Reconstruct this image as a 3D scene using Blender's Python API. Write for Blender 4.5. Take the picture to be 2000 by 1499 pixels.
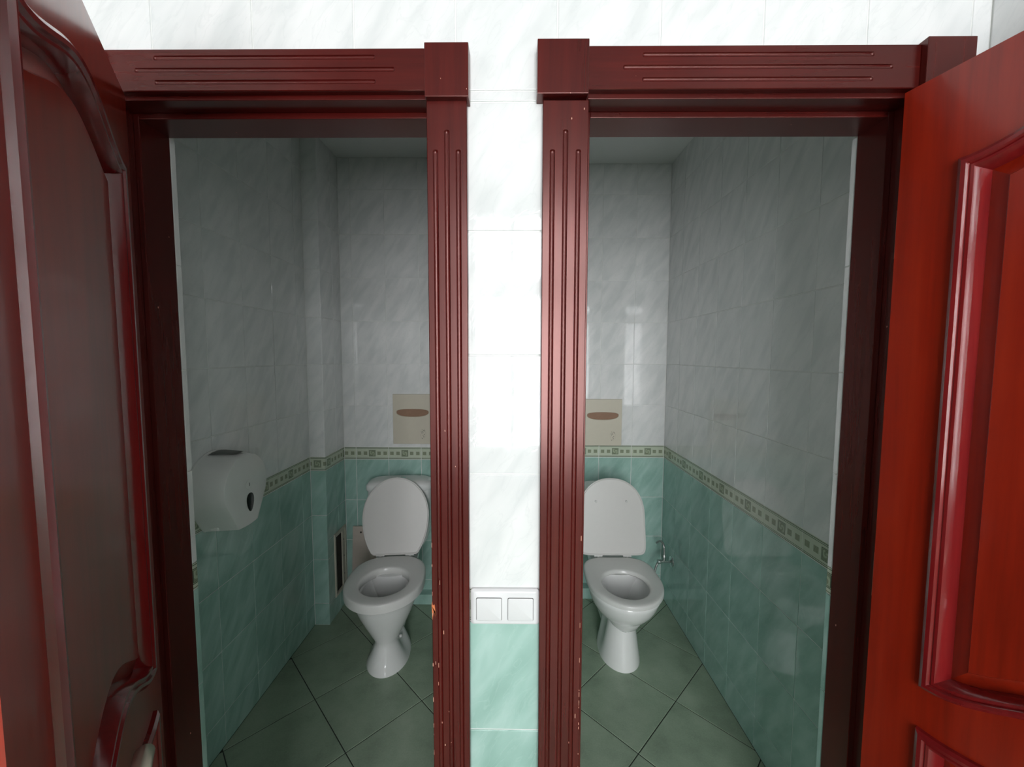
import bpy, bmesh, math, random
from mathutils import Matrix, Vector
random.seed(7)
for o in list(bpy.data.objects): bpy.data.objects.remove(o)
scene = bpy.context.scene
C = scene.collection
PI = math.pi

# ------------------------------------------------------------------ camera
F_PX, PITCH, YAW, ROLL, CAM_D, CAM_H = 781.7, .0683, -.0089, -.0025, .8271, 1.497
def cam_matrix():
    cy, sy = math.cos(YAW), math.sin(YAW)
    cp, sp = math.cos(PITCH), math.sin(PITCH)
    cr, sr = math.cos(ROLL), math.sin(ROLL)
    My = Matrix(((cy, -sy, 0), (sy, cy, 0), (0, 0, 1)))
    Mp = Matrix(((1, 0, 0), (0, cp, -sp), (0, sp, cp)))
    Mr = Matrix(((cr, 0, -sr), (0, 1, 0), (sr, 0, cr)))
    M = Mr @ Mp @ My
    r, f, u = Vector(M[0]), Vector(M[1]), Vector(M[2])
    R = Matrix((r, u, -f)).transposed().to_4x4()
    return Matrix.Translation((0, -CAM_D, CAM_H)) @ R
cd = bpy.data.cameras.new('camera'); cam = bpy.data.objects.new('camera', cd); C.objects.link(cam)
cd.sensor_width = 36.0; cd.lens = F_PX * 36.0 / 2000.0; cd.clip_start = .02
cam.matrix_world = cam_matrix()
scene.camera = cam

# ------------------------------------------------------------------ world, daylight, exposure
scene.view_settings.view_transform = 'Standard'
scene.view_settings.look = 'None'
scene.view_settings.gamma = 1.0
scene.view_settings.use_curve_mapping = False
scene.view_settings.exposure = 0.0
w = bpy.data.worlds.new('overcast_sky'); scene.world = w; w.use_nodes = True
bg = w.node_tree.nodes['Background']; bg.inputs[0].default_value = (.93, .97, 1, 1); bg.inputs[1].default_value = 4.0
WX0, WX1, WZ0, WZ1, WY = -.42, .74, .58, 2.84, -2.95          # the window behind the camera
ld = bpy.data.lights.new('window_daylight', 'AREA'); ld.shape = 'RECTANGLE'
ld.size = WX1 - WX0 + .1; ld.size_y = WZ1 - WZ0 + .1; ld.energy = 129; ld.color = (.985, .99, 1.0)
lo = bpy.data.objects.new('window_daylight', ld); C.objects.link(lo)
lo.location = ((WX0 + WX1) / 2, WY - .16, (WZ0 + WZ1) / 2); lo.rotation_euler = (PI / 2, 0, 0)   # faces +Y

# ------------------------------------------------------------------ node helpers and materials
def new_mat(name):
    m = bpy.data.materials.new(name); m.use_nodes = True
    return m, m.node_tree, m.node_tree.nodes['Principled BSDF']
class N:
    def __init__(s, nt): s.nt = nt
    def node(s, t, **kw):
        n = s.nt.nodes.new(t)
        for k, v in kw.items(): setattr(n, k, v)
        return n
    def link(s, a, b): s.nt.links.new(a, b)
    def m(s, op, a, b=None, c=None, clamp=False):
        n = s.node('ShaderNodeMath', operation=op); n.use_clamp = clamp
        for i, v in enumerate((a, b, c)):
            if v is None: continue
            if isinstance(v, (int, float)): n.inputs[i].default_value = v
            else: s.link(v, n.inputs[i])
        return n.outputs[0]
    def mix(s, f, a, b):
        n = s.node('ShaderNodeMix', data_type='RGBA')
        for sock, v in ((n.inputs[0], f), (n.inputs[6], a), (n.inputs[7], b)):
            if isinstance(v, (int, float)): sock.default_value = v
            elif isinstance(v, tuple): sock.default_value = (*v, 1)
            else: s.link(v, sock)
        return n.outputs[2]
    def ramp(s, f, stops):
        n = s.node('ShaderNodeValToRGB'); s.link(f, n.inputs[0])
        el = n.color_ramp.elements
        while len(el) < len(stops): el.new(.5)
        for e, (p, c) in zip(el, stops):
            e.position = p; e.color = (*c, 1) if isinstance(c, tuple) else (c, c, c, 1)
        return n.outputs[0]
    def noise(s, vec, scale, detail=3, rough=.55, dist=0):
        n = s.node('ShaderNodeTexNoise'); s.link(vec, n.inputs['Vector'])
        n.inputs['Scale'].default_value = scale; n.inputs['Detail'].default_value = detail
        n.inputs['Roughness'].default_value = rough; n.inputs['Distortion'].default_value = dist
        return n.outputs['Fac']
    def mapping(s, vec, loc=(0, 0, 0), rot=(0, 0, 0), scale=(1, 1, 1)):
        n = s.node('ShaderNodeMapping'); s.link(vec, n.inputs[0])
        n.inputs[1].default_value = loc; n.inputs[2].default_value = rot; n.inputs[3].default_value = scale
        return n.outputs[0]
    def bump(s, h, strength, dist, bsdf):
        n = s.node('ShaderNodeBump'); s.link(h, n.inputs['Height'])
        n.inputs['Strength'].default_value = strength; n.inputs['Distance'].default_value = dist
        s.link(n.outputs[0], bsdf.inputs['Normal'])
def obj_coords(n, rand=True):
    tc = n.node('ShaderNodeTexCoord').outputs['Object']
    if not rand: return tc
    oi = n.node('ShaderNodeObjectInfo').outputs['Random']
    k = n.m('MULTIPLY', oi, 37.0)
    cb = n.node('ShaderNodeCombineXYZ'); n.link(k, cb.inputs[0]); n.link(n.m('MULTIPLY', oi, 91.0), cb.inputs[1])
    va = n.node('ShaderNodeVectorMath', operation='ADD'); n.link(tc, va.inputs[0]); n.link(cb.outputs[0], va.inputs[1])
    return va.outputs[0]
def solid(name, col, rough=.4, metal=0.0, spec=.5, coat=0.0, vary=.0, bump=0.0, scale=40):
    m, nt, b = new_mat(name); n = N(nt)
    b.inputs['Roughness'].default_value = rough; b.inputs['Metallic'].default_value = metal
    b.inputs['Specular IOR Level'].default_value = spec; b.inputs['Coat Weight'].default_value = coat
    f = n.noise(obj_coords(n, False), scale, 4)
    lo_, hi_ = tuple(c * (1 - vary) for c in col), tuple(min(1, c * (1 + vary)) for c in col)
    n.link(n.mix(f, lo_, hi_), b.inputs['Base Color'])
    if bump: n.bump(f, bump, .002, b)
    return m
def marble(name, dark, mid, light, vein):
    """glazed wall tile with soft diagonal marble streaks rising to the right"""
    m, nt, b = new_mat(name); n = N(nt)
    co = obj_coords(n)
    st = n.mapping(n.mapping(co, rot=(0, 0, -math.radians(57))), scale=(1.0, 3.2, 1))
    broad = n.noise(st, 6.0, 2.5, .45, .35)
    fine = n.noise(st, 22.0, 3, .5, .6)
    base = n.ramp(broad, [(.33, dark), (.5, mid), (.68, light)])
    v = n.ramp(n.m('ABSOLUTE', n.m('SUBTRACT', n.noise(st, 9.0, 3, .5, 1.1), .5)), [(0.0, 1.0), (.028, 0.0)])
    vm = n.m('MULTIPLY', v, n.m('MULTIPLY', fine, .40))
    n.link(n.mix(vm, base, vein), b.inputs['Base Color'])
    b.inputs['Roughness'].default_value = .035; b.inputs['Specular IOR Level'].default_value = .55
    n.bump(n.m('ADD', n.m('MULTIPLY', v, -.5), fine), .035, .0010, b)
    return m
def wood(name, dark, mid, light, rough=.27, axis='Z', chips=0.0, coat=0.0, grain=1.0, spec=.5, tint=(1, 1, 1)):
    m, nt, b = new_mat(name); n = N(nt)
    tc = n.node('ShaderNodeNewGeometry').outputs['Position']
    sc = {'Z': (1, 1, .05), 'X': (.05, 1, 1)}[axis]
    g = n.noise(n.mapping(tc, scale=sc), 70.0 * grain, 5, .6, .3)
    cl = n.noise(n.mapping(tc, scale=(1, 1, .45)), 5.0, 3, .5)
    col = n.ramp(n.m('ADD', n.m('MULTIPLY', g, .55), n.m('MULTIPLY', cl, .45)), [(.36, dark), (.5, mid), (.64, light)])
    if chips:
        vo = n.node('ShaderNodeTexVoronoi'); vo.inputs['Scale'].default_value = 34
        n.link(n.mapping(tc, scale=(1.6, 1.6, .7)), vo.inputs['Vector'])
        keep = n.m('GREATER_THAN', n.noise(tc, 9.0, 1), .60)
        ck = n.m('MULTIPLY', n.m('LESS_THAN', vo.outputs['Distance'], chips), keep)
        col = n.mix(ck, col, (.62, .33, .25))
    n.link(col, b.inputs['Base Color'])
    b.inputs['Roughness'].default_value = rough; b.inputs['Coat Weight'].default_value = coat; b.inputs['Coat Roughness'].default_value = .12
    b.inputs['Specular Tint'].default_value = (*tint, 1); b.inputs['Specular IOR Level'].default_value = spec
    n.bump(g, .015, .001, b)
    return m
def border_mat():
    """printed strip tile: double lines above and below a row of squares, the middle one larger with a swirl"""
    m, nt, b = new_mat('border_tile_print'); n = N(nt)
    tc = n.node('ShaderNodeTexCoord').outputs['Object']
    sx = n.node('ShaderNodeSeparateXYZ'); n.link(tc, sx.inputs[0]); x, y = sx.outputs[0], sx.outputs[1]
    ax = n.m('ABSOLUTE', x); ay = n.m('ABSOLUTE', y)
    def band(v, c, h): return n.m('LESS_THAN', n.m('ABSOLUTE', n.m('SUBTRACT', v, c)), h)
    lines = n.m('MAXIMUM', band(ay, .0335, .0012), band(ay, .0285, .0010))
    small = n.m('MULTIPLY', n.m('MAXIMUM', band(ax, .041, .0105), band(ax, .078, .0105)), n.m('LESS_THAN', ay, .0105))
    d = n.m('MAXIMUM', ax, ay)
    ringo = n.m('MAXIMUM', band(d, .0185, .0012), band(d, .0148, .0008))
    rad = n.m('SQRT', n.m('ADD', n.m('MULTIPLY', x, x), n.m('MULTIPLY', y, y)))
    ang = n.m('ARCTAN2', y, x)
    sw = n.m('GREATER_THAN', n.m('SINE', n.m('ADD', n.m('MULTIPLY', ang, 2.0), n.m('MULTIPLY', rad, 420.0))), .15)
    swirl = n.m('MULTIPLY', sw, n.m('LESS_THAN', d, .0138))
    nz = n.noise(tc, 240.0, 3)
    body = n.mix(n.noise(tc, 30.0, 3), (.50, .56, .44), (.60, .65, .53))
    body = n.mix(n.m('LESS_THAN', d, .0195), body, (.40, .46, .33))
    body = n.mix(n.m('MULTIPLY', small, n.m('ADD', .45, n.m('MULTIPLY', nz, .6))), body, (.17, .20, .12))
    body = n.mix(n.m('MULTIPLY', swirl, .6), body, (.13, .16, .10))
    body = n.mix(n.m('MAXIMUM', lines, ringo), body, (.10, .13, .09))
    n.link(body, b.inputs['Base Color']); b.inputs['Roughness'].default_value = .15
    return m
M = {}
M['white_tile'] = marble('white_marble_tile', (.70, .72, .715), (.775, .785, .78), (.83, .83, .825), (.62, .64, .64))
M['green_tile'] = marble('green_marble_tile', (.285, .465, .405), (.345, .535, .475), (.42, .605, .55), (.48, .65, .595))
M['border'] = border_mat()
M['white_grout'] = solid('white_grout', (.78, .79, .77), .85, vary=.12)
M['dark_grout'] = solid('dark_grout', (.035, .045, .035), .9, vary=.3)
M['grey_plaster'] = solid('grey_plaster', (.17, .17, .165), .8, vary=.04, bump=.05, scale=120)
M['plaster'] = solid('white_plaster', (.80, .81, .80), .8, vary=.03, bump=.05, scale=120)
def floor_mat():
    m, nt, b = new_mat('green_floor_tile'); n = N(nt); co = obj_coords(n)
    f = n.noise(co, 7.0, 5, .6); g = n.noise(co, 160.0, 3, .6)
    n.link(n.ramp(n.m('ADD', n.m('MULTIPLY', f, .75), n.m('MULTIPLY', g, .25)), [(.35, (.225, .295, .215)), (.5, (.290, .375, .275)), (.66, (.35, .43, .325))]), b.inputs['Base Color'])
    b.inputs['Roughness'].default_value = .34; n.bump(g, .05, .001, b)
    return m
M['floor_tile'] = floor_mat()
M['frame_wood'] = wood('mahogany_frame', (.044, .0030, .0024), (.060, .0042, .0032), (.078, .0060, .0044), rough=.27, spec=.8, tint=(1, .60, .56), chips=.055)
M['frame_wood_h'] = wood('mahogany_frame_rail', (.044, .0030, .0024), (.060, .0042, .0032), (.078, .0060, .0044), rough=.27, spec=.8, tint=(1, .60, .56), axis='X', chips=.045)
M['door_wood'] = wood('red_mahogany_door', (.17, .0085, .0020), (.235, .0115, .0026), (.29, .018, .0042), rough=.28, grain=.6, coat=.5)
M['mold_wood'] = wood('cherry_moulding', (.13, .0060, .0070), (.17, .0080, .0090), (.21, .012, .012), rough=.18, coat=.5)
M['ceramic'] = solid('white_ceramic', (.84, .845, .835), .07, spec=.6, vary=.02)
M['seat'] = solid('white_seat_plastic', (.70, .70, .68), .22, vary=.02)
M['lid'] = solid('grey_white_lid_plastic', (.66, .645, .625), .33, vary=.02)
M['water'] = solid('bowl_water', (.35, .36, .35), .03, vary=.05)
M['plastic'] = solid('white_plastic', (.82, .82, .80), .2, vary=.02)
M['switch'] = solid('white_switch_plastic', (.74, .74, .745), .25, vary=.01)
M['dark_plastic'] = solid('smoky_plastic', (.012, .013, .012), .25)
M['grey_slot'] = solid('grey_slot', (.16, .17, .16), .6)
M['chrome'] = solid('chrome', (.72, .73, .73), .12, metal=1.0)
M['hose'] = solid('braided_hose', (.45, .45, .44), .35, metal=.8, vary=.3, scale=300)
M['cream'] = solid('cream_paint', (.60, .555, .455), .45, vary=.03)
M['paper'] = solid('brown_paper', (.30, .18, .12), .8, vary=.15)
M['ink'] = solid('dark_ink', (.05, .045, .04), .7)
M['hatch_paint'] = solid('aged_cream_paint', (.52, .50, .42), .5, vary=.08)
M['hatch_panel'] = solid('pinkish_beige_board', (.55, .48, .42), .6, vary=.06)
M['void'] = solid('shade_dark_duct', (.035, .032, .026), .95, vary=.5, scale=20)  # near-black colour stands in for the shade inside the open hatch
M['brass'] = solid('satin_hinge_metal', (.30, .20, .15), .45, metal=.4)
M['steel'] = solid('satin_handle_metal', (.70, .62, .50), .28, metal=.85)
M['pvc'] = solid('white_window_pvc', (.78, .78, .77), .35)
def glass_mat():
    m, nt, b = new_mat('window_glass'); n = N(nt)
    n.nt.nodes.remove(b)
    t = n.node('ShaderNodeBsdfTransparent'); g = n.node('ShaderNodeBsdfGlossy'); g.inputs['Roughness'].default_value = .02
    mx = n.node('ShaderNodeMixShader'); mx.inputs[0].default_value = .05
    n.link(t.outputs[0], mx.inputs[1]); n.link(g.outputs[0], mx.inputs[2]); n.link(mx.outputs[0], nt.nodes['Material Output'].inputs[0])
    return m
M['glass'] = glass_mat()

# ------------------------------------------------------------------ object helpers
def tag(o, label=None, cat=None, group=None, kind=None):
    if label: o['label'] = label
    if cat: o['category'] = cat
    if group: o['group'] = group
    if kind: o['kind'] = kind
    return o
def empty(name, loc, rz=0):
    o = bpy.data.objects.new(name, None); C.objects.link(o); o.location = loc; o.rotation_euler = (0, 0, rz); o.empty_display_size = .05
    return o
def obj_mesh(name, me, parent=None, mtx=None):
    o = bpy.data.objects.new(name, me); C.objects.link(o)
    if parent is not None: o.parent = parent
    if mtx is not None: o.matrix_basis = mtx
    return o
class MB:
    def __init__(s): s.v = []; s.f = []
    def add(s, vs, fs):
        k = len(s.v); s.v += [tuple(p) for p in vs]; s.f += [tuple(i + k for i in f) for f in fs]; return s
    def box(s, x0, x1, y0, y1, z0, z1):
        return s.add([(x0, y0, z0), (x1, y0, z0), (x1, y1, z0), (x0, y1, z0), (x0, y0, z1), (x1, y0, z1), (x1, y1, z1), (x0, y1, z1)],
                     [(0, 3, 2, 1), (4, 5, 6, 7), (0, 1, 5, 4), (1, 2, 6, 5), (2, 3, 7, 6), (3, 0, 4, 7)])
    def loft(s, loops, cap0=True, cap1=True, wrap=False):
        n = len(loops[0]); vs = [p for l in loops for p in l]; fs = []
        k = len(loops)
        for i in range(k if wrap else k - 1):
            a, b = i * n, ((i + 1) % k) * n
            for j in range(n):
                j2 = (j + 1) % n
                fs.append((a + j, a + j2, b + j2, b + j))
        if not wrap:
            if cap0: fs.append(tuple(reversed(range(n))))
            if cap1: fs.append(tuple((k - 1) * n + j for j in range(n)))
        return s.add(vs, fs)
    def tube(s, pts, r, n=10, rs=None):
        pts = [Vector(p) for p in pts]; loops = []
        up = Vector((0.03, .02, 1))
        for i, p in enumerate(pts):
            t = (pts[min(i + 1, len(pts) - 1)] - pts[max(i - 1, 0)]).normalized()
            a = t.cross(up)
            if a.length < .05: a = t.cross(Vector((1, 0, 0)))
            a.normalize(); b_ = t.cross(a)
            rr = rs[i] if rs else r
            loops.append([p + a * rr * math.cos(2 * PI * j / n) + b_ * rr * math.sin(2 * PI * j / n) for j in range(n)])
        return s.loft(loops)
    def build(s, name, mat, parent=None, smooth=False, bevel=0, seg=2, auto=40, mtx=None):
        me = bpy.data.meshes.new(name); me.from_pydata(s.v, [], s.f)
        bm = bmesh.new(); bm.from_mesh(me); bmesh.ops.recalc_face_normals(bm, faces=bm.faces)
        if bevel: bmesh.ops.bevel(bm, geom=list(bm.edges), offset=bevel, segments=seg, affect='EDGES', profile=.5, clamp_overlap=True)
        bm.to_mesh(me); bm.free()
        me.materials.append(M[mat] if isinstance(mat, str) else mat)
        if smooth:
            me.polygons.foreach_set('use_smooth', [True] * len(me.polygons))
            me.set_sharp_from_angle(angle=math.radians(auto))
        return obj_mesh(name, me, parent, mtx)

# ------------------------------------------------------------------ tiles
TG = .0015            # half joint
TD = .0020            # tile stands this far proud of the joint
cache = {}
def tile_mesh(x0, x1, y0, y1, mat):
    key = (round(x0, 4), round(x1, 4), round(y0, 4), round(y1, 4), mat)
    if key in cache: return cache[key]
    c, d = .0012, .0007
    vs = []
    for ins, z in ((c, 0), (c * .35, -d * .45), (0, -d * 1.6), (0, -TD - .0015)):
        vs += [(x0 + ins, y0 + ins, z), (x1 - ins, y0 + ins, z), (x1 - ins, y1 - ins, z), (x0 + ins, y1 - ins, z)]
    fs = [(0, 1, 2, 3)]
    for k in range(3):
        a, b = 4 * k, 4 * k + 4
        for j in range(4):
            j2 = (j + 1) % 4; fs.append((a + j, b + j, b + j2, a + j2))
    me = bpy.data.meshes.new('tile'); me.from_pydata(vs, [], fs); me.materials.append(M[mat]); cache[key] = me
    return me
def frame(p, u, v):
    u, v = Vector(u), Vector(v); n = u.cross(v)
    m = Matrix((u, v, n)).transposed().to_4x4(); m.translation = Vector(p)
    return m
def tiling(parent, p, u, v, us, rows, uclip, vclip):
    """p: world point where (u, v) = (0, 0); us: joints along u; rows: (v0, v1, kind)"""
    F = frame(p, u, v)
    for a, b in zip(us[:-1], us[1:]):
        for v0, v1, kind in rows:
            a2, b2, c2, d2 = max(a, uclip[0]), min(b, uclip[1]), max(v0, vclip[0]), min(v1, vclip[1])
            if b2 - a2 < .006 or d2 - c2 < .006: continue
            uc, vc = (a + b) / 2, (v0 + v1) / 2
            me = tile_mesh(a2 - uc + TG, b2 - uc - TG, c2 - vc + TG, d2 - vc - TG, kind)
            j = Matrix.Rotation(random.uniform(-.0008, .0008), 4, 'X') @ Matrix.Rotation(random.uniform(-.0008, .0008), 4, 'Y')
            obj_mesh('border_tile' if kind == 'border' else 'tile', me, parent, F @ Matrix.Translation((uc, vc, 0)) @ j)
def joints(anchor, step, lo_, hi_):
    k0 = math.floor((lo_ - anchor) / step); k1 = math.ceil((hi_ - anchor) / step)
    return [anchor + step * k for k in range(k0, k1 + 1)]
def rows_for(bt, bb, lo_=0.0, hi_=2.64):
    r = [(bb, bt, 'border')]; z = bt
    while z < hi_: r.append((z, z + .25, 'white_tile')); z += .25
    z = bb
    while z > lo_: r.append((z - .25, z, 'green_tile')); z -= .25
    return r
def structure(name, mb, mat, label, cat='wall'):
    o = mb.build(name, mat); return tag(o, label, cat, kind='structure')

# room dimensions (metres), floor at z = 0
XR, XL, YBR, YBL = .9167, -1.1112, 1.6163, 1.5386          # faces of the tiled walls
XP, YP, ZC, ZL = -1.0289, 1.2958, 2.630, 2.980                         # pipe chase, ceiling
FT = .128                                                   # thickness of the wall with the doors
DV0, DV1 = -.075, .045                                      # divider between the two cabins
L_ST0, L_ST1, R_ST0, R_ST1 = -.787, -.184, .152, .762       # clear openings between the door stops
L_RB0, L_RB1, R_RB0, R_RB1 = -.799, -.172, .140, .774       # rebates
Z_ST, Z_RB = 1.988, 2.000
OUT = .14
# floor
fl = structure('floor', MB().box(XL - OUT, XR + OUT, WY - .3, YBR + OUT, -.08, -TD), 'dark_grout', 'floor of large green ceramic tiles laid diagonally with dark joints', 'floor')
def floor_tiles(anchor, x0, x1, y0, y1):
    s = .33; h = s / math.sqrt(2)
    g = .0019
    for i in range(-14, 15):
        for j in range(-14, 15):
            cx, cy = anchor[0] + (i + j) * h, anchor[1] + (i - j) * h + h
            pts = [(cx - h + g * 1.41, cy), (cx, cy - h + g * 1.41), (cx + h - g * 1.41, cy), (cx, cy + h - g * 1.41)]
            def clip(ps, ax, lim, sgn):
                out = []
                for k in range(len(ps)):
                    a, b = ps[k], ps[(k + 1) % len(ps)]
                    ia, ib = sgn * a[ax] <= sgn * lim, sgn * b[ax] <= sgn * lim
                    if ia: out.append(a)
                    if ia != ib:
                        t = (lim - a[ax]) / (b[ax] - a[ax]); out.append((a[0] + t * (b[0] - a[0]), a[1] + t * (b[1] - a[1])))
                return out
            for ax, lim, sg in ((0, x0, -1), (0, x1, 1), (1, y0, -1), (1, y1, 1)):
                if pts: pts = clip(pts, ax, lim, sg)
            if len(pts) < 3: continue
            ar = abs(sum(pts[k][0] * pts[(k + 1) % len(pts)][1] - pts[(k + 1) % len(pts)][0] * pts[k][1] for k in range(len(pts)))) / 2
            if ar < .0008: continue
            mx = sum(p[0] for p in pts) / len(pts); my = sum(p[1] for p in pts) / len(pts)
            mb = MB(); c = .0015
            def ins(k):
                return [(mx + (p[0] - mx) * (1 - k), my + (p[1] - my) * (1 - k)) for p in pts]
            lo2 = [(p[0] - mx, p[1] - my, -.006) for p in ins(0)]
            l1 = [(p[0] - mx, p[1] - my, -.0012) for p in ins(0)]
            l2 = [(p[0] - mx, p[1] - my, 0) for p in ins(.008)]
            mb.loft([lo2, l1, l2], cap0=False)
            o = mb.build('floor_tile', 'floor_tile', fl)
            o.location = (mx, my, 0)
floor_tiles((-.6377, .5805), XL, DV0, FT, YBL)
floor_tiles((.4682, .590), DV1, XR, FT, YBR)
floor_tiles((-.6377, .5805 - .4667), XL, XR, WY, FT)
# ceiling
structure('ceiling', MB().box(XL - OUT, XR + OUT, FT - .01, YBR + OUT, ZC, ZC + .1), 'plaster', 'plain white plastered ceiling over both cabins', 'ceiling')
structure('ceiling_lobby', MB().box(XL - OUT, XR + OUT, WY - .3, FT - .02, ZL, ZL + .1), 'grey_plaster', 'higher grey plastered ceiling over the lobby', 'ceiling')

# wall with the two doorways
wf = MB()
wf.box(XL - OUT, L_RB0 - .016, TD, FT - TD, 0, ZL); wf.box(L_RB0 - .016, L_ST0 - .004, .113, FT - TD, 0, Z_RB + .016)
wf.box(L_RB1 + .016, R_RB0 - .016, TD, FT - TD, 0, Z_RB + .016)
wf.box(R_RB1 + .016, XR + OUT, TD, FT - TD, 0, ZL); wf.box(R_ST1 + .004, R_RB1 + .016, .113, FT - TD, 0, Z_RB + .016)
wf.box(L_RB0 - .016, R_RB1 + .016, TD, FT - TD, Z_RB + .016, ZL)
WF = structure('wall_front', wf, 'white_grout', 'white marble tiled wall around two mahogany doorways')
front_rows = rows_for(.999, .9255, 0, ZL)
UX, UZ = (1, 0, 0), (0, 0, 1)
uj = joints(-.1198, .2, XL, XR)
tiling(WF, (0, 0, 0), UX, UZ, uj, front_rows, (L_RB1 + .018, R_RB0 - .018), (0, Z_RB + .02))
tiling(WF, (0, 0, 0), UX, UZ, uj, front_rows, (XL, XR), (Z_RB + .02, ZL))
tiling(WF, (0, 0, 0), UX, UZ, uj, front_rows, (XL, L_RB0 - .018), (0, Z_RB + .02))
tiling(WF, (0, 0, 0), UX, UZ, uj, front_rows, (R_RB1 + .018, XR), (0, Z_RB + .02))
# narrow tiled returns behind the door frames
ret_rows = [(.920, .988, 'border'), (.988, 1.218, 'white_tile'), (1.218, 1.461, 'white_tile'), (1.461, 1.705, 'white_tile'), (1.705, 1.99, 'white_tile'),
            (.672, .920, 'green_tile'), (.43, .672, 'green_tile'), (.19, .43, 'green_tile'), (0, .19, 'green_tile')]
tiling(WF, (R_ST1 + .0015, .1110, 0), (0, -1, 0), UZ, [-.117, .083], ret_rows, (-.0165, 0), (0, 2.0))
tiling(WF, (L_ST0 - .0015, .1110, 0), (0, 1, 0), UZ, [-.083, .117], ret_rows, (0, .0165), (0, 2.0))
# cabin side of the wall
cab_rows = rows_for(.950, .874)

# right wall (cabin and lobby)
WR = structure('wall_right', MB().box(XR + TD, XR + OUT, WY - .3, YBR + OUT, 0, ZL), 'white_grout', 'tiled side wall with patterned border rising past the white toilet with square lid')
tiling(WR, (XR, 0, 0), (0, -1, 0), UZ, joints(-1.4223, .2, -YBR, -FT), cab_rows, (-YBR, -FT), (0, ZC))
tiling(WR, (XR, 0, 0), (0, -1, 0), UZ, joints(0.0, .2, 0, -WY), front_rows, (0, -WY), (0, ZL))
# left wall
WL = structure('wall_left', MB().box(XL - OUT, XL - TD, WY - .3, YBR + OUT, 0, ZL), 'white_grout', 'tiled side wall that carries the round paper dispenser')
tiling(WL, (XL, 0, 0), (0, 1, 0), UZ, joints(1.2099, .2, FT, YP), cab_rows, (FT, YP), (0, ZC))
tiling(WL, (XL, 0, 0), (0, 1, 0), UZ, joints(0.0, .2, WY, 0), front_rows, (WY, 0), (0, ZL))
# back walls
WBL = structure('wall_back_left', MB().box(XL - OUT, DV0 + .03, YBL + TD, YBR + OUT, 0, ZC), 'white_grout', 'tiled rear wall behind the toilet with oval lid')
tiling(WBL, (0, YBL, 0), UX, UZ, joints(-.7623, .1965, XP, DV0), cab_rows, (XP, DV0), (0, ZC))
WBR = structure('wall_back_right', MB().box(DV0 + .031, XR + OUT, YBR + TD, YBR + OUT, 0, ZC), 'white_grout', 'tiled rear wall behind the toilet with square lid')
tiling(WBR, (0, YBR, 0), UX, UZ, joints(XR, .2, DV1, XR), cab_rows, (DV1, XR), (0, ZC))
# divider between the cabins
WD = structure('wall_divider', MB().box(DV0 + TD, DV1 - TD, FT, YBL + .002, 0, ZC), 'white_grout', 'tiled partition wall between the two cabins')
tiling(WD, (DV1, 0, 0), (0, 1, 0), UZ, joints(1.4223, .2, FT, YBR), cab_rows, (FT, YBR), (0, ZC))
tiling(WD, (DV0, 0, 0), (0, -1, 0), UZ, joints(-1.3386, .2, -YBL, -FT), cab_rows, (-YBL, -FT), (0, ZC))
# tiled pipe chase in the corner of the left cabin, with an open service hatch in its side
HY0, HY1, HZ0, HZ1 = 1.372, 1.522, .110, .480
ch = MB()
ch.box(XL - TD, XP - TD, YP + TD, YP + .03, 0, ZC)
ch.box(XP - .012, XP - TD, YP + .03, HY0, 0, ZC); ch.box(XP - .012, XP - TD, HY1, YBL, 0, ZC)
ch.box(XP - .012, XP - TD, HY0, HY1, 0, HZ0); ch.box(XP - .012, XP - TD, HY0, HY1, HZ1, ZC)
WC = structure('wall_pipe_chase', ch, 'white_grout', 'narrow tiled pipe chase in the corner with an open hatch')
tiling(WC, (0, YP, 0), UX, UZ, [XL - .06, XL + .14], cab_rows, (XL, XP), (0, ZC))
for vr, ur in (((HZ1, ZC), (YP, YBL)), ((0, HZ0), (YP, YBL)), ((HZ0, HZ1), (YP, HY0)), ((HZ0, HZ1), (HY1, YBL))):
    tiling(WC, (XP, 0, 0), (0, 1, 0), UZ, joints(1.4386, .2, YP, YBL), cab_rows, ur, vr)
MB().box(XL + .002, XP - .0125, YP + .032, YBL - .002, .02, .9).build('duct', 'void', WC).hide_render = False
bpy.data.objects['duct'].data.flip_normals()
# low tiled plinths along the rear walls
PL = structure('baseboard_back_left', MB().box(XP + .002, DV0 - .002, YBL - .052, YBL - .001, 0, .062), 'green_tile', 'low green tiled ledge at the foot of the wall behind the oval lid toilet', 'ledge')
PR = structure('baseboard_back_right', MB().box(DV1 + .002, XR - .002, YBR - .060, YBR - .001, 0, .066), 'green_tile', 'low green tiled ledge at the foot of the wall behind the square lid toilet', 'ledge')

# lobby wall behind the camera with its window
wb = MB()
wb.box(XL - OUT, WX0, WY - .12, WY, 0, ZL); wb.box(WX1, XR + OUT, WY - .12, WY, 0, ZL)
wb.box(WX0, WX1, WY - .12, WY, 0, WZ0); wb.box(WX0, WX1, WY - .12, WY, WZ1, ZL)
structure('wall_window_side', wb, 'grey_plaster', 'grey plastered lobby wall with a large daylight window')
wn = empty('window_1', ((WX0 + WX1) / 2, WY, WZ0)); tag(wn, 'large white framed window lighting the lobby', 'window', kind='structure')
hw, hh = (WX1 - WX0) / 2, WZ1 - WZ0
fb = MB(); t = .05
fb.box(-hw, -hw + t, -.10, -.04, 0, hh); fb.box(hw - t, hw, -.10, -.04, 0, hh); fb.box(-hw + t, hw - t, -.10, -.04, 0, t); fb.box(-hw + t, hw - t, -.10, -.04, hh - t, hh)
fb.build('window_frame', 'pvc', wn)
MB().box(-hw + t, hw - t, -.10, -.04, 2.05 - WZ0, 2.24 - WZ0).build('transom', 'pvc', wn)
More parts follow.
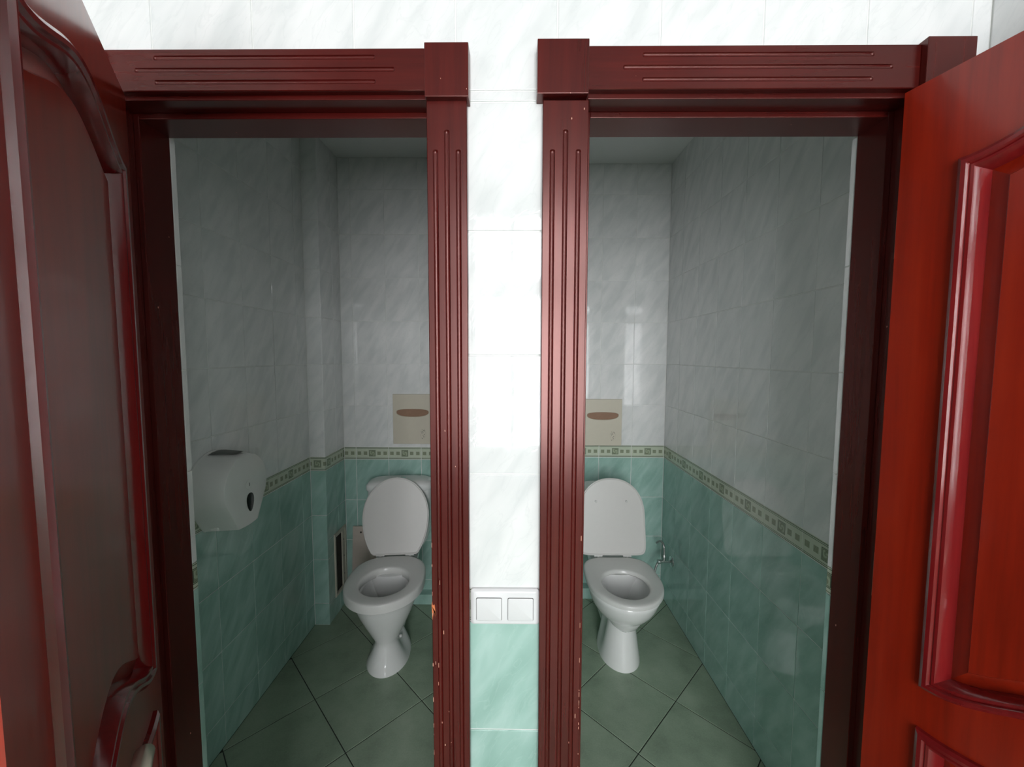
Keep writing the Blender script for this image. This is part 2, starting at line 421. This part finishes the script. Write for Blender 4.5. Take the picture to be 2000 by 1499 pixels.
for i in range(1, 3):
    x = -hw + 2 * hw * i / 3
    MB().box(x - .022, x + .022, -.10, -.04, 2.24 - WZ0, hh - t).build('mullion', 'pvc', wn)
    MB().box(x - .022, x + .022, -.10, -.04, t, 2.05 - WZ0).build('mullion', 'pvc', wn)
MB().box(-hw + t, hw - t, -.073, -.067, t, hh - t).build('pane', 'glass', wn)

# ------------------------------------------------------------------ fluted door frames
def flute_height(x, y, grooves, r, depth):
    h = 0
    for (ax, ay, bx, by) in grooves:
        dx, dy = bx - ax, by - ay; L2 = dx * dx + dy * dy
        k = max(0, min(1, ((x - ax) * dx + (y - ay) * dy) / L2)); d = math.hypot(x - ax - k * dx, y - ay - k * dy)
        if d < r: h = min(h, -depth * math.sqrt(max(0, 1 - (d / r) ** 2)))
    return h
def fluted(name, w_, h_, th, grooves, r, depth, parent, mtx, mat):
    """board in local x (width), y (height), z (out of the wall), with half round flutes cut in its face"""
    offs = [-1.02, -.97, -.85, -.65, -.35, 0, .35, .65, .85, .97, 1.02]
    xs, ys = {0, .0012, w_ - .0012, w_}, {0, .0012, h_ - .0012, h_}
    for ax, ay, bx, by in grooves:
        for o in offs:
            for q in (ax, bx): xs.add(round(q + o * r, 5))
            for q in (ay, by): ys.add(round(q + o * r, 5))
    xs = sorted(v for v in xs if 0 <= v <= w_); ys = sorted(v for v in ys if 0 <= v <= h_)
    nx, ny = len(xs), len(ys); vs, fs = [], []
    for y in ys:
        for x in xs:
            e = -.0012 if x in (0, w_) or y in (0, h_) else 0
            vs.append((x, y, th + e + flute_height(x, y, grooves, r, depth)))
    for j in range(ny - 1):
        for i in range(nx - 1):
            a = j * nx + i; fs.append((a, a + 1, a + nx + 1, a + nx))
    rim = [i for i in range(nx)] + [j * nx + nx - 1 for j in range(1, ny)] + [(ny - 1) * nx + i for i in range(nx - 2, -1, -1)] + [j * nx for j in range(ny - 2, 0, -1)]
    k = len(vs)
    for i in rim: vs.append((vs[i][0], vs[i][1], 0))
    n = len(rim)
    for i in range(n): fs.append((rim[i], k + i, k + (i + 1) % n, rim[(i + 1) % n]))
    mb = MB().add(vs, fs)
    return mb.build(name, mat, parent, smooth=True, auto=35, mtx=mtx)
FACE = lambda x, y, z: frame((x, y, z), (1, 0, 0), (0, 0, 1))       # local z points to -Y, out of the wall
def door_frame(name, label, posts, blocks, header, rb, st, flutes, zh):
    o = empty(name, ((rb[0] + rb[1]) / 2, 0, 0)); tag(o, label, 'door frame', kind='structure')
    inv = Matrix.Translation((-(rb[0] + rb[1]) / 2, 0, 0))
    for x0, x1 in posts:
        w_ = x1 - x0; m = w_ / 2; s = w_ * .285
        fluted('casing_post', w_, 1.990, .020, [(m - s, .25, m - s, 1.893), (m, .21, m, 1.930), (m + s, .25, m + s, 1.893)], .0050, .0034, o, inv @ FACE(x0, 0, 0), 'frame_wood')
    for x0, x1, z0, z1 in blocks:
        MB().box(x0, x1, -.033, 0, z0, z1).build('corner_block', 'frame_wood', o, bevel=.0012, mtx=inv)
    x0, x1, z0, z1 = header; h_ = z1 - z0; m = h_ * .50
    a, b, c, d = flutes
    fluted('casing_header', x1 - x0, h_, .020, [(c - x0, m + .0225, d - x0, m + .0225), (a - x0, m, b - x0, m), (c - x0, m - .0225, d - x0, m - .0225)], .0042, .0030, o, inv @ FACE(x0, 0, z0), 'frame_wood_h')
    y0, ym, y1 = -.0055, .0355, .110
    for sgn, r, s in ((-1, rb[0], st[0]), (1, rb[1], st[1])):
        a, b = sorted((r, r + sgn * .016)); MB().box(a, b, y0, y1, 0, Z_RB + .016).build('jamb', 'frame_wood', o, bevel=.001, mtx=inv)
        a, b = sorted((r, s)); MB().box(a, b, ym, y1 - .0005, 0, Z_RB).build('door_stop', 'frame_wood', o, bevel=.0012, mtx=inv)
    MB().box(rb[0], rb[1], y0, y1, Z_RB, Z_RB + .016).build('jamb_head', 'frame_wood_h', o, bevel=.001, mtx=inv)
    MB().box(st[0], st[1], ym, y1 - .0005, Z_ST, Z_RB).build('head_stop', 'frame_wood_h', o, bevel=.0012, mtx=inv)
    return o
F1 = door_frame('trim_1', 'fluted mahogany frame of the doorway to the oval lid toilet', [(-.880, -.802), (-.1743, -.0959)],
           [(-.885, -.800, 1.989, 2.087), (-.1745, -.0910, 1.989, 2.087)], (-.800, -.1745, 2.0085, 2.086), (L_RB0, L_RB1), (L_ST0, L_ST1), (-.735, -.239, -.697, -.276), 2.086)
F2 = door_frame('trim_2', 'fluted mahogany frame of the doorway to the square lid toilet', [(.0513, .1395), (.776, .856)],
           [(.0394, .1370, 1.994, 2.0926), (.7677, .858, 1.994, 2.094)], (.1370, .7677, 2.0095, 2.089), (R_RB0, R_RB1), (R_ST0, R_ST1), (.208, .7125, .245, .6757), 2.089)
# bare wood chip on the edge of the post
MB().loft([[(-.1752, -.0204, .972), (-.1665, -.0204, .958), (-.1655, -.0204, .945), (-.1690, -.0204, .975)], [(-.1742, -.0199, .982), (-.1725, -.0199, .968), (-.1710, -.0199, .958), (-.1738, -.0199, .940)]]).build(
    'paint_chip', solid('bare_orange_wood', (.62, .17, .06), .6), F1, mtx=Matrix.Translation((-(L_RB0 + L_RB1) / 2, 0, 0)))

random.seed(11)
bare = solid('worn_bare_wood', (.60, .30, .22), .7)
for fr, xe, cx_ in ((F1, -.1735, (L_RB0 + L_RB1) / 2), (F2, .1372, (R_RB0 + R_RB1) / 2)):
    mb = MB()
    for i in range(16):
        z = random.uniform(.60, 1.12); x = xe + random.choice((0, 0, 0, 1)) * random.uniform(.002, .024) * (1 if xe < 0 else -1); h = random.uniform(.002, .011); w_ = random.uniform(.0003, .0008)
        mb.box(x - w_, x + w_, -.0203, -.0196, z, z + h)
    mb.build('paint_scratches', bare, fr, mtx=Matrix.Translation((-cx_, 0, 0)))
# ------------------------------------------------------------------ panelled door leaves
def bell(u, w_, a):
    return a * (1 - math.cos(2 * PI * max(0, min(1, u / w_)))) / 2
def door_leaf(name, label, hinge, ang, mirror, width):
    """local x = from hinge to lock, y = out of the inner face, z = up"""
    sx = mirror
    U = Vector((math.sin(ang), -math.cos(ang), 0))
    n = Vector((-math.cos(ang), -math.sin(ang), 0)) if mirror < 0 else Vector((math.cos(ang), math.sin(ang), 0))
    mtx = Matrix((U, n, Vector((0, 0, 1)))).transposed().to_4x4(); mtx.translation = Vector((hinge[0], hinge[1], .012))
    o = bpy.data.objects.new(name, None); C.objects.link(o); o.matrix_world = mtx; tag(o, label, 'door', kind='structure')
    Z0 = .012; H = 1.988; th = .032; a, b = .095, width - .095
    def board(nm, us, lo_, hi_, mat='door_wood', y0=-th, y1=0.0):
        l = [[(u, y0, lo_(u) - Z0), (u, y1, lo_(u) - Z0), (u, y1, hi_(u) - Z0), (u, y0, hi_(u) - Z0)] for u in us]
        return MB().loft(l).build(nm, mat, o, smooth=True, auto=30)
    uu = [a + (b - a) * i / 32 for i in range(33)]
    MB().box(0, a, -th, 0, 0, H).build('stile', 'door_wood', o); MB().box(b, width, -th, 0, 0, H).build('stile', 'door_wood', o)
    top = lambda u: 1.832 + bell(u - a, b - a, .055)
    bot = lambda u: .885 + bell(u - a, b - a, .080)
    lt = lambda u: .792 + bell(u - a, b - a, .035)
    lb = lambda u: .20
    board('rail', uu, top, lambda u: H + Z0); board('rail', uu, lt, bot); board('rail', uu, lambda u: Z0, lb)
    # raised field panels and mouldings following the curved openings
    def panel(lo_, hi_):
        def loop(ins, y):
            pts = []
            us = [a + ins + (b - a - 2 * ins) * i / 32 for i in range(33)]
            for u in us: pts.append((u, y, lo_(u) + ins - Z0))
            for u in reversed(us): pts.append((u, y, hi_(u) - ins - Z0))
            return pts
        p = MB().loft([loop(-.004, -.022), loop(.0, -.022), loop(.022, -.020), loop(.052, -.008), loop(.054, -.005)], cap0=True, cap1=True).build('panel', 'door_wood', o, smooth=True, auto=12)
        prof = [(-.006, 0), (-.005, .007), (.001, .011), (.007, .0105), (.010, .006), (.0125, .0075), (.0165, .0070), (.021, .001), (.025, -.010), (.027, -.020)]
        MB().loft([loop(i, y) for i, y in prof], cap0=False, cap1=False).build('moulding', 'mold_wood', o, smooth=True, auto=32)
    panel(bot, top); panel(lb, lt)
    for z in (1.690, 1.000, .22):
        h = MB().box(-.0030, .0005, -.026, -.0035, z - Z0, z - Z0 + .093).build('hinge', 'brass', o, bevel=.0005)
        MB().tube([(-.004, -.0275, z - Z0 + .002), (-.004, -.0275, z - Z0 + .091)], .0038, 10).build('pin', 'brass', h, smooth=True)
    # lever handle
    uz, zz = width - .058, 1.005 - Z0
    hd = MB().box(uz - .019, uz + .019, 0, .006, zz - .13, zz + .035).build('door_handle', 'steel', o, bevel=.003)
    MB().tube([(uz, .004, zz), (uz, .040, zz), (uz - .006, .049, zz), (uz - .03, .052, zz), (uz - .075, .052, zz - .003), (uz - .112, .050, zz - .008), (uz - .120, .049, zz - .009)], .010, 14,
              rs=[.009, .009, .010, .0105, .0105, .0105, .006]).build('lever', 'steel', hd, smooth=True)
    MB().tube([(uz, .0055, zz - .072), (uz, .0075, zz - .072)], .006, 12).build('keyhole', 'dark_plastic', hd)
    return o
D1 = door_leaf('door_1', 'dark open mahogany door with curved panel and lever handle beside the oval lid toilet doorway', (-.762, -.018), math.radians(34.5), 1, .620)
D2 = door_leaf('door_2', 'bright red open mahogany door with glossy moulded panel beside the square lid toilet doorway', (.742, -.020), math.radians(15), -1, .600)

# ------------------------------------------------------------------ toilets
NS = 64
def outline(z, yf, yb, hw_, nf=2.0, nb=2.4, neck=0, yn=.0, sn=.05, yc=None):
    """closed plan curve: front at yf, back at yb, half width hw_"""
    if yc is None: yc = yf + (yb - yf) * .48
    pts = []
    for j in range(NS):
        t_ = 2 * PI * j / NS; c, s_ = math.cos(t_), math.sin(t_)
        e = nf if c > 0 else nb
        y = yc - (yc - yf) * abs(c) ** (2 / e) if c > 0 else yc + (yb - yc) * abs(c) ** (2 / e)
        x = hw_ * (1 if s_ > 0 else -1) * abs(s_) ** (2 / e)
        if neck: x *= 1 - neck * math.exp(-((y - yn) / sn) ** 2)
        pts.append((x, y, z))
    return pts
def toilet(name, label, loc, rz, P):
    o = empty(name, loc, rz); tag(o, label, 'toilet')
    loops = [outline(*r[:4], nf=2.0, nb=r[5] if len(r) > 5 else 2.6, neck=r[4], yn=P['yn'], sn=P['sn'], yc=r[6] if len(r) > 6 else None) for r in P['body']]
    yf, yb, hw_, zr = P['rim']
    for ins, z in ((.0, zr - .012), (.003, zr - .004), (.010, zr), (.036, zr), (.044, zr - .006), (.048, zr - .02)):
        loops.append(outline(z, yf + ins, yb - ins, hw_ - ins, yc=P['ryc']))
    cx = P['cy']
    for z, a, bq, h_ in ((zr - .06, .135, .135, .118), (zr - .12, .115, .115, .098), (zr - .17, .085, .085, .07), (zr - .20, .05, .05, .04), (zr - .205, .02, .02, .02)):
        loops.append(outline(z, cx - a, cx + bq, h_, nb=2.0, yc=cx))
    mb = MB().loft(loops)
    mb.build('bowl', 'ceramic', o, smooth=True, auto=50)
    # rear deck that carries the cistern, trap and floor bolts
    y0, y1 = yb - .16, P['tank'][3]
    dk = [outline(z, y0, y1, h_, nf=2.6, nb=5, yc=y0 + .1) for z, h_ in ((.06, .055), (.16, .05), (.25, .075), (.32, .105), (zr - .015, .115), (zr - .004, .112), (zr - .001, .10))]
    MB().loft(dk).build('deck', 'ceramic', o, smooth=True, auto=50)
    w_ = MB().loft([outline(zr - .165, cx - .075, cx + .075, .06, nb=2, yc=cx), outline(zr - .1645, cx - .075, cx + .075, .06, nb=2, yc=cx)]).build('water', 'water', o)
    for sg in (-1, 1):
        x, y, z = P['bolt']; MB().tube([(sg * (x - .012), y, z), (sg * x, y, z), (sg * (x + .003), y, z)], .008, 12, rs=[.009, .009, .004]).build('floor_bolt', P['boltm'], o, smooth=True)
    # seat ring
    S = P['seat']; so = S['o']; si = S['i']; zb, zt = S['z']
    def so_(z, ins): return outline(z, so[0] + ins, so[1] - ins, so[2] - ins, nf=2.0, nb=so[3], yc=so[4])
    def si_(z, ins): return outline(z, si[0] - ins, si[1] + ins, si[2] + ins, nf=2.0, nb=2.1, yc=si[3])
    rr = S['r']
    lp = [so_(zb, .004), so_(zb + .003, 0), so_(zt - rr, 0), so_(zt - rr * .3, rr * .35), so_(zt, rr * 1.1), so_(zt + .0015, rr * 2.2), si_(zt - .001, .012), si_(zt - .003, .005), si_(zt - .008, .001), si_(zb + .004, -.001), si_(zb, .003)]
    MB().loft(lp, wrap=True).build('seat', 'seat', o, smooth=True, auto=50)
    # lid, standing open and leaning back
    Ld = P['lid']; tl = math.radians(Ld['tilt']); y0, z0 = Ld['hinge']
    def lid_loop(ins, t_):
        q = []
        for u, s in Ld['shape'](ins): q.append((u, y0 + s * math.sin(tl) + t_ * math.cos(tl), z0 + s * math.cos(tl) - t_ * math.sin(tl)))
        return q
    ll = [lid_loop(.004, .018), lid_loop(.0, .014), lid_loop(.0, .002), lid_loop(.0015, 0), lid_loop(.004, -.0005), lid_loop(.0065, .001), lid_loop(.009, .0035)]
    MB().loft(ll).build('lid', 'lid', o, smooth=True, auto=30)
    for sg in (-1, 1):
        h = MB().tube([(sg * .055, y0 + .012, z0 - .003), (sg * .100, y0 + .012, z0 - .003)], .007, 12).build('hinge', 'seat', o, smooth=True)
        MB().tube([(sg * .078, y0 + .014, zr - .002), (sg * .078, y0 + .013, z0 - .003)], .009, 12).build('hinge_post', 'seat', h, smooth=True)
    for (u, s) in Ld.get('bumpers', ()):
        y = y0 + s * math.sin(tl) + .003; z = z0 + s * math.cos(tl)
        MB().tube([(u, y, z), (u, y - .006, z + .001), (u, y - .009, z + .0015)], .006, 12, rs=[.0062, .0062, .003]).build('bumper', 'seat', o, smooth=True)
    # cistern
    xw, zt0, yf_, yb_ = P['tank'][:4]; zt_ = P['tank'][4]
    def tk(z, hw_, yf2, nf=3.2): return outline(z, yf2, yb_, hw_, nf=nf, nb=8, yc=yf2 + .085)
    MB().loft([tk(zr - .001, xw - .055, yf_ + .045), tk(zr + .04, xw - .035, yf_ + .022), tk(zr + .12, xw - .018, yf_ + .010), tk(zt0, xw - .008, yf_ + .004)]).build('cistern', 'ceramic', o, smooth=True, auto=50)
    c = MB().loft([tk(zt0 + .001, xw - .004, yf_ + .002), tk(zt0 + .006, xw, yf_), tk(zt_ - .024, xw - .002, yf_ + .001), tk(zt_ - .012, xw - .014, yf_ + .010), tk(zt_ - .003, xw - .045, yf_ + .03), tk(zt_, xw - .075, yf_ + .045)]).build('cistern_lid', 'ceramic', o, smooth=True, auto=50)
    MB().tube([(.012, yf_ + .075, zt_ - .002), (.012, yf_ + .075, zt_ + .005), (.012, yf_ + .075, zt_ + .007)], .02, 20, rs=[.021, .021, .016]).build('flush_button', 'chrome', c, smooth=True)
    return o
def oval_lid(ins):
    pts = []
    for j in range(56):
        t_ = -PI + 2 * PI * j / 56
        u, s = (.178 - ins) * math.sin(t_), .205 + ((.205 - ins) if math.cos(t_) > 0 else (.272 - ins)) * math.cos(t_)
        s2 = max(ins + .002, s)
        if s < s2: u = u * 1.0
        pts.append((u, s2))
    return pts
def square_lid(ins):
    pts = []; W = .180 - ins
    for j in range(56):
        t_ = -PI + 2 * PI * j / 56; c, s_ = math.cos(t_), math.sin(t_)
        if c >= 0: u, s = W * abs(s_) ** .92 * (1 if s_ > 0 else -1), .215 + (.195 - ins) * abs(c) ** .92
        else: u, s = W * abs(s_) ** .18 * (1 if s_ > 0 else -1), .215 - (.212 - ins) * abs(c) ** .18
        pts.append((u, s))
    return pts
# toilet with oval lid: world y of local 0 is .93 (front of the foot)
PA = dict(yn=.165, sn=.055, bolt=(.060, .165, .085), boltm='seat', rim=(-.082, .335, .154, .392), ryc=.10, cy=.095,
     body=[(0, 0, .30, .103, 0), (.012, .001, .30, .102, .05), (.04, .014, .29, .093, .20), (.08, .030, .28, .076, .32), (.110, .039, .27, .067, .36), (.122, .040, .27, .066, .36), (.138, .036, .27, .071, .34), (.18, .014, .28, .091, .28), (.23, -.012, .29, .113, .20), (.28, -.038, .30, .132, .10), (.33, -.062, .32, .146, .03), (.375, -.079, .33, .152, 0)],
     seat=dict(o=(-.112, .325, .186, 2.7, .10), i=(-.040, .205, .113, .080), z=(.380, .424), r=.006),
     lid=dict(tilt=13, hinge=(.322, .426), shape=oval_lid), tank=(.188, .735, .425, .572, .790))
toilet('toilet', 'white toilet with oval raised lid beside the open pipe hatch', (-.616, .930, 0), math.radians(5.5), PA)
PB = dict(yn=.175, sn=.055, bolt=(.058, .17, .085), boltm='dark_plastic', rim=(-.132, .31, .170, .398), ryc=.07, cy=.055,
     body=[(0, 0, .30, .100, 0), (.02, .001, .30, .099, .05), (.07, .010, .29, .092, .20), (.14, .021, .28, .083, .32), (.200, .029, .27, .075, .36), (.214, .029, .27, .074, .36), (.222, .022, .27, .080, .32), (.238, -.006, .275, .097, .22), (.258, -.040, .28, .114, .12), (.285, -.072, .29, .134, .05), (.315, -.098, .30, .150, 0), (.345, -.117, .305, .161, 0), (.370, -.127, .31, .167, 0)],
     seat=dict(o=(-.145, .29, .180, 3.6, .08), i=(-.085, .155, .108, .045), z=(.399, .422), r=.008),
     lid=dict(tilt=12, hinge=(.288, .425), shape=square_lid, bumpers=((-.085, .285), (.082, .285))), tank=(.165, .690, .430, .600, .740))
toilet('toilet', 'white toilet with square sided raised lid beside the chrome water valve', (.527, .973, 0), 0, PB)

# ------------------------------------------------------------------ round paper dispenser on the left wall
def dispenser():
    cx, cy, cz = XL, .606, 1.022
    o = empty('paper_dispenser', (cx, cy, cz - .17)); tag(o, 'round white jumbo roll paper dispenser on the left wall', 'dispenser')
    n_ = 72
    def prof(r, x, foot):
        """round drum drawn out at the bottom into a blunt paper outlet"""
        zb, hb = -.152 * (.6 + .4 * r / .125), .056 * r / .125
        d = math.hypot(hb, zb); ph = math.atan2(hb, -zb); be = math.acos(min(1, r / d)); te = PI - (ph + be)      # tangent angle from the top
        pts = []; n1 = n_ - 20
        for j in range(n1):
            t_ = -te + 2 * te * j / (n1 - 1); pts.append((x, r * math.sin(t_), r * math.cos(t_) + .17))
        ty, tz = r * math.sin(te), r * math.cos(te)
        for j in range(1, 8): k = j / 7; pts.append((x, ty + (hb - ty) * k, tz + (zb - tz) * k + .17))
        for j in range(1, 7): k = j / 7; pts.append((x, hb - 2 * hb * k, zb + .17 - .004 * math.sin(PI * k)))
        for j in range(0, 7): k = j / 7; pts.append((x, -hb + (-ty + hb) * k, zb + (tz - zb) * k + .17))
        return pts
    MB().loft([prof(.128, .0, 1), prof(.129, .008, 1), prof(.126, .012, 1), prof(.121, .06, 1), prof(.117, .105, 1), prof(.1155, .122, 1), prof(.1140, .1258, 1), prof(.1115, .1270, 1)]).build('body', 'plastic', o, smooth=True, auto=40)
    MB().loft([[(.02 + .085 * u, .045 * v * (1 - .55 * u), .17 + .1266 - .0052 * u - 3.2 * (.045 * v * (1 - .55 * u)) ** 2 + .001) for v in (-1, -.5, 0, .5, 1)] for u in (0, .33, .66, 1)], False, False).build('top_slot', 'grey_slot', o)
    lk = MB().tube([(.1265, .008, .17), (.1285, .008, .17), (.129, .008, .17)], .018, 28, rs=[.019, .018, .014]).build('lock', 'plastic', o, smooth=True)
    MB().box(.1288, .1296, .0065, .0095, .164, .176).build('keyhole', 'grey_slot', lk)
    wp = []
    for x, k in ((.1262, 1), (.1285, 1), (.1300, .8)):
        wp.append([(x, .012 + k * .019 * math.sin(2 * PI * j / 32) * (1 + .28 * math.cos(2 * PI * j / 32)), .17 - .068 + k * .035 * math.cos(2 * PI * j / 32)) for j in range(32)])
    MB().loft(wp).build('level_window', 'dark_plastic', o, smooth=True)
    MB().box(.03, .060, -.063, -.053, .17 - .148, .17 - .130).build('catch', 'plastic', o, bevel=.002)
    return o
dispenser()

# ------------------------------------------------------------------ seat cover dispensers above the cisterns
def cover_box(label, x0, x1, z0, z1, yb, zc):
    cx = (x0 + x1) / 2
    o = empty('seat_cover_dispenser', (cx, yb, z0)); tag(o, label, 'dispenser')
    w_, h_, d = (x1 - x0) / 2, z1 - z0, .016
    k = 40; a, b = .0955 * w_ / .117, .0270; oz = zc - z0
    # front plate with an oval opening
    outer, inner, inb = [], [], []
    for j in range(k):
        t_ = 2 * PI * j / k; c, s = math.cos(t_), math.sin(t_)
        ix, iz = a * math.copysign(abs(c) ** .85, c), oz + (b * math.copysign(abs(s) ** .9, s) if s < 0 else b * .72 * abs(s) ** .6)
        inner.append((ix, iz))
        sc = min(w_ / abs(c) if abs(c) > 1e-6 else 9, (h_ - oz if s > 0 else oz) / abs(s) if abs(s) > 1e-6 else 9)
        outer.append((c * sc, oz + s * sc))
    for cxn, czn in ((w_, h_), (-w_, h_), (-w_, 0), (w_, 0)):      # true corners
        j = min(range(k), key=lambda q: (outer[q][0] - cxn) ** 2 + (outer[q][1] - czn) ** 2); outer[j] = (cxn, czn)
    P3 = lambda ps, y: [(x, y, z) for x, z in ps]
    body = MB().loft([P3(outer, 0), P3(outer, -d + .003), P3([(x * .985, oz + (z - oz) * .992) for x, z in outer], -d), P3([(x * 1.03, oz + (z - oz) * 1.06) for x, z in inner], -d), P3(inner, -d + .002), P3(inner, -d + .010)], False, False)
    body.build('case', 'cream', o, smooth=True, auto=25)
    MB().box(-a - .008, a + .008, -d + .008, -d + .011, oz - b - .01, oz + b + .01).build('paper_stack', 'paper', o)
    random.seed(3)
    pr = MB()
    for i in range(26):
        x, z = random.uniform(-.011, .011), random.uniform(-.026, .026); s = random.uniform(.0006, .0022)
        x += .062; z += .060
        pr.add([(x - s, -d - .0003, z - s), (x + s, -d - .0003, z - s * .6), (x + s * .8, -d - .0003, z + s), (x - s * .6, -d - .0003, z + s * .7)], [(0, 1, 2, 3)])
    ring = [(.062 + .016 * math.cos(2 * PI * j / 24), .060 + .030 * math.sin(2 * PI * j / 24)) for j in range(24)]
    for j in range(24):
        if j % 3 == 2: continue
        (xa, za), (xb, zb) = ring[j], ring[(j + 1) % 24]
        pr.add([(xa, -d - .0003, za), (xb, -d - .0003, zb), (xb + .0004, -d - .0003, zb + .0005), (xa + .0004, -d - .0003, za + .0005)], [(0, 1, 2, 3)])
    pr.build('print', 'ink', o)
    return o
cover_box('cream wall box with oval slot above the oval lid toilet', -.728, -.494, .973, 1.270, YBL, 1.163)
cover_box('cream wall box with oval slot above the square lid toilet', .416, .650, .950, 1.236, YBR, 1.137)

# ------------------------------------------------------------------ double light switch
sw = empty('light_switch', (-.0215, 0, .922)); tag(sw, 'white double light switch on the tiles between the two doorways', 'light switch')
def rrect(w_, h_, r, y, x=0, z=0, bulge=0):
    pts = []
    for cx_, cz_, a0 in ((w_ - r, h_ - r, 0), (-w_ + r, h_ - r, 90), (-w_ + r, -h_ + r, 180), (w_ - r, -h_ + r, 270)):
        for k in range(7):
            t_ = math.radians(a0 + 15 * k); px, pz = cx_ + r * math.cos(t_), cz_ + r * math.sin(t_)
            pts.append((x + px + bulge * math.copysign(1 - (pz / h_) ** 2, px), y, z + pz))
    return pts
MB().loft([rrect(.0728, .0395, .006, 0, z=.040), rrect(.0728, .0395, .006, -.005, z=.040), rrect(.068, .036, .005, -.0095, z=.040), rrect(.064, .034, .005, -.0105, z=.040)]).build('frame', 'switch', sw, smooth=True, auto=30)
for sx in (-1, 1):
    MB().loft([rrect(.0272, .0254, .003, -.0108, x=sx * .0335, z=.0375, bulge=.0012)]).build('gap', 'grey_slot', sw)
    MB().loft([rrect(.0264, .0246, .003, -.0100, x=sx * .0335, z=.0375, bulge=.0012), rrect(.0264, .0246, .003, -.0128, x=sx * .0335, z=.0375, bulge=.0012), rrect(.0250, .0232, .003, -.0138, x=sx * .0335, z=.0375, bulge=.0012)]).build('rocker', 'switch', sw, smooth=True, auto=30)

# ------------------------------------------------------------------ angle valve and hose
vv = empty('water_valve', (XR, 1.445, .300)); tag(vv, 'chrome angle valve with braided hose on the green tiles', 'valve')
MB().tube([(0, 0, 0), (-.006, 0, 0), (-.012, 0, 0)], .03, 24, rs=[.030, .029, .014]).build('escutcheon', 'chrome', vv, smooth=True)
MB().tube([(-.010, 0, 0), (-.062, 0, 0), (-.064, 0, 0), (-.085, 0, 0)], .010, 16, rs=[.009, .009, .013, .013]).build('valve_body', 'chrome', vv, smooth=True, auto=30)
MB().tube([(-.046, 0, 0), (-.046, 0, .026), (-.046, 0, .028), (-.046, 0, .042)], .009, 12, rs=[.009, .009, .012, .012]).build('nut', 'chrome', vv, smooth=True, auto=30)
pts = [(-.046 - .02 * k * k, .11 * max(0, k - .3) ** 1.3, .04 + .068 * math.sin(min(1.0, k * 1.0) * PI * .8)) for k in [i / 18 for i in range(19)]]
MB().tube(pts, .0062, 10).build('hose', 'hose', vv, smooth=True)
MB().tube([(-.080, 0, -.004), (-.092, -.002, -.03), (-.104, -.004, -.075), (-.115, -.002, -.12), (-.135, .01, -.16)], .006, 10).build('hose', 'hose', vv, smooth=True)

# ------------------------------------------------------------------ service hatch and its loose cover
hf = empty('service_hatch', (XP, (HY0 + HY1) / 2, HZ0)); tag(hf, 'open service hatch with cream metal frame and dark inside in the pipe chase', 'hatch')
HB = (HY1 - HY0) / 2; HH = HZ1 - HZ0
mb = MB(); e = .006
mb.box(-.006, e, -HB, -HB + .014, 0, HH); mb.box(-.006, e, -HB + .014, HB - .014, 0, .014); mb.box(-.006, e, -HB + .014, HB - .014, HH - .020, HH); mb.box(-.006, e, HB - .014, HB, 0, HH)
mb.build('frame', 'hatch_paint', hf, bevel=.001)
st_ = MB().box(-.006, .002, HB - .044, HB - .014, .014, HH - .020).build('hinge_strip', 'hatch_paint', hf)
for z in (.08, .19, .29):
    MB().tube([(.001, HB - .029, z), (.0026, HB - .029, z)], .004, 10).build('screw_hole', 'ink', st_)
MB().box(-.075, -.060, -.03, -.018, -.05, HH + .15).build('pipe', 'grey_slot', hf)
hc = empty('hatch_cover', (-.875, YBL - .062, 0)); hc.rotation_euler = (math.radians(-5.5), 0, math.radians(0)); tag(hc, 'beige hatch cover leaning on the rear wall behind the oval lid toilet', 'hatch cover')
MB().box(-.105, .105, -.006, .006, .0, .470).build('board', 'hatch_panel', hc, bevel=.0015)
MB().tube([(-.055, -.0055, .435), (-.055, -.0068, .435)], .006, 12).build('screw_hole', 'ink', hc)
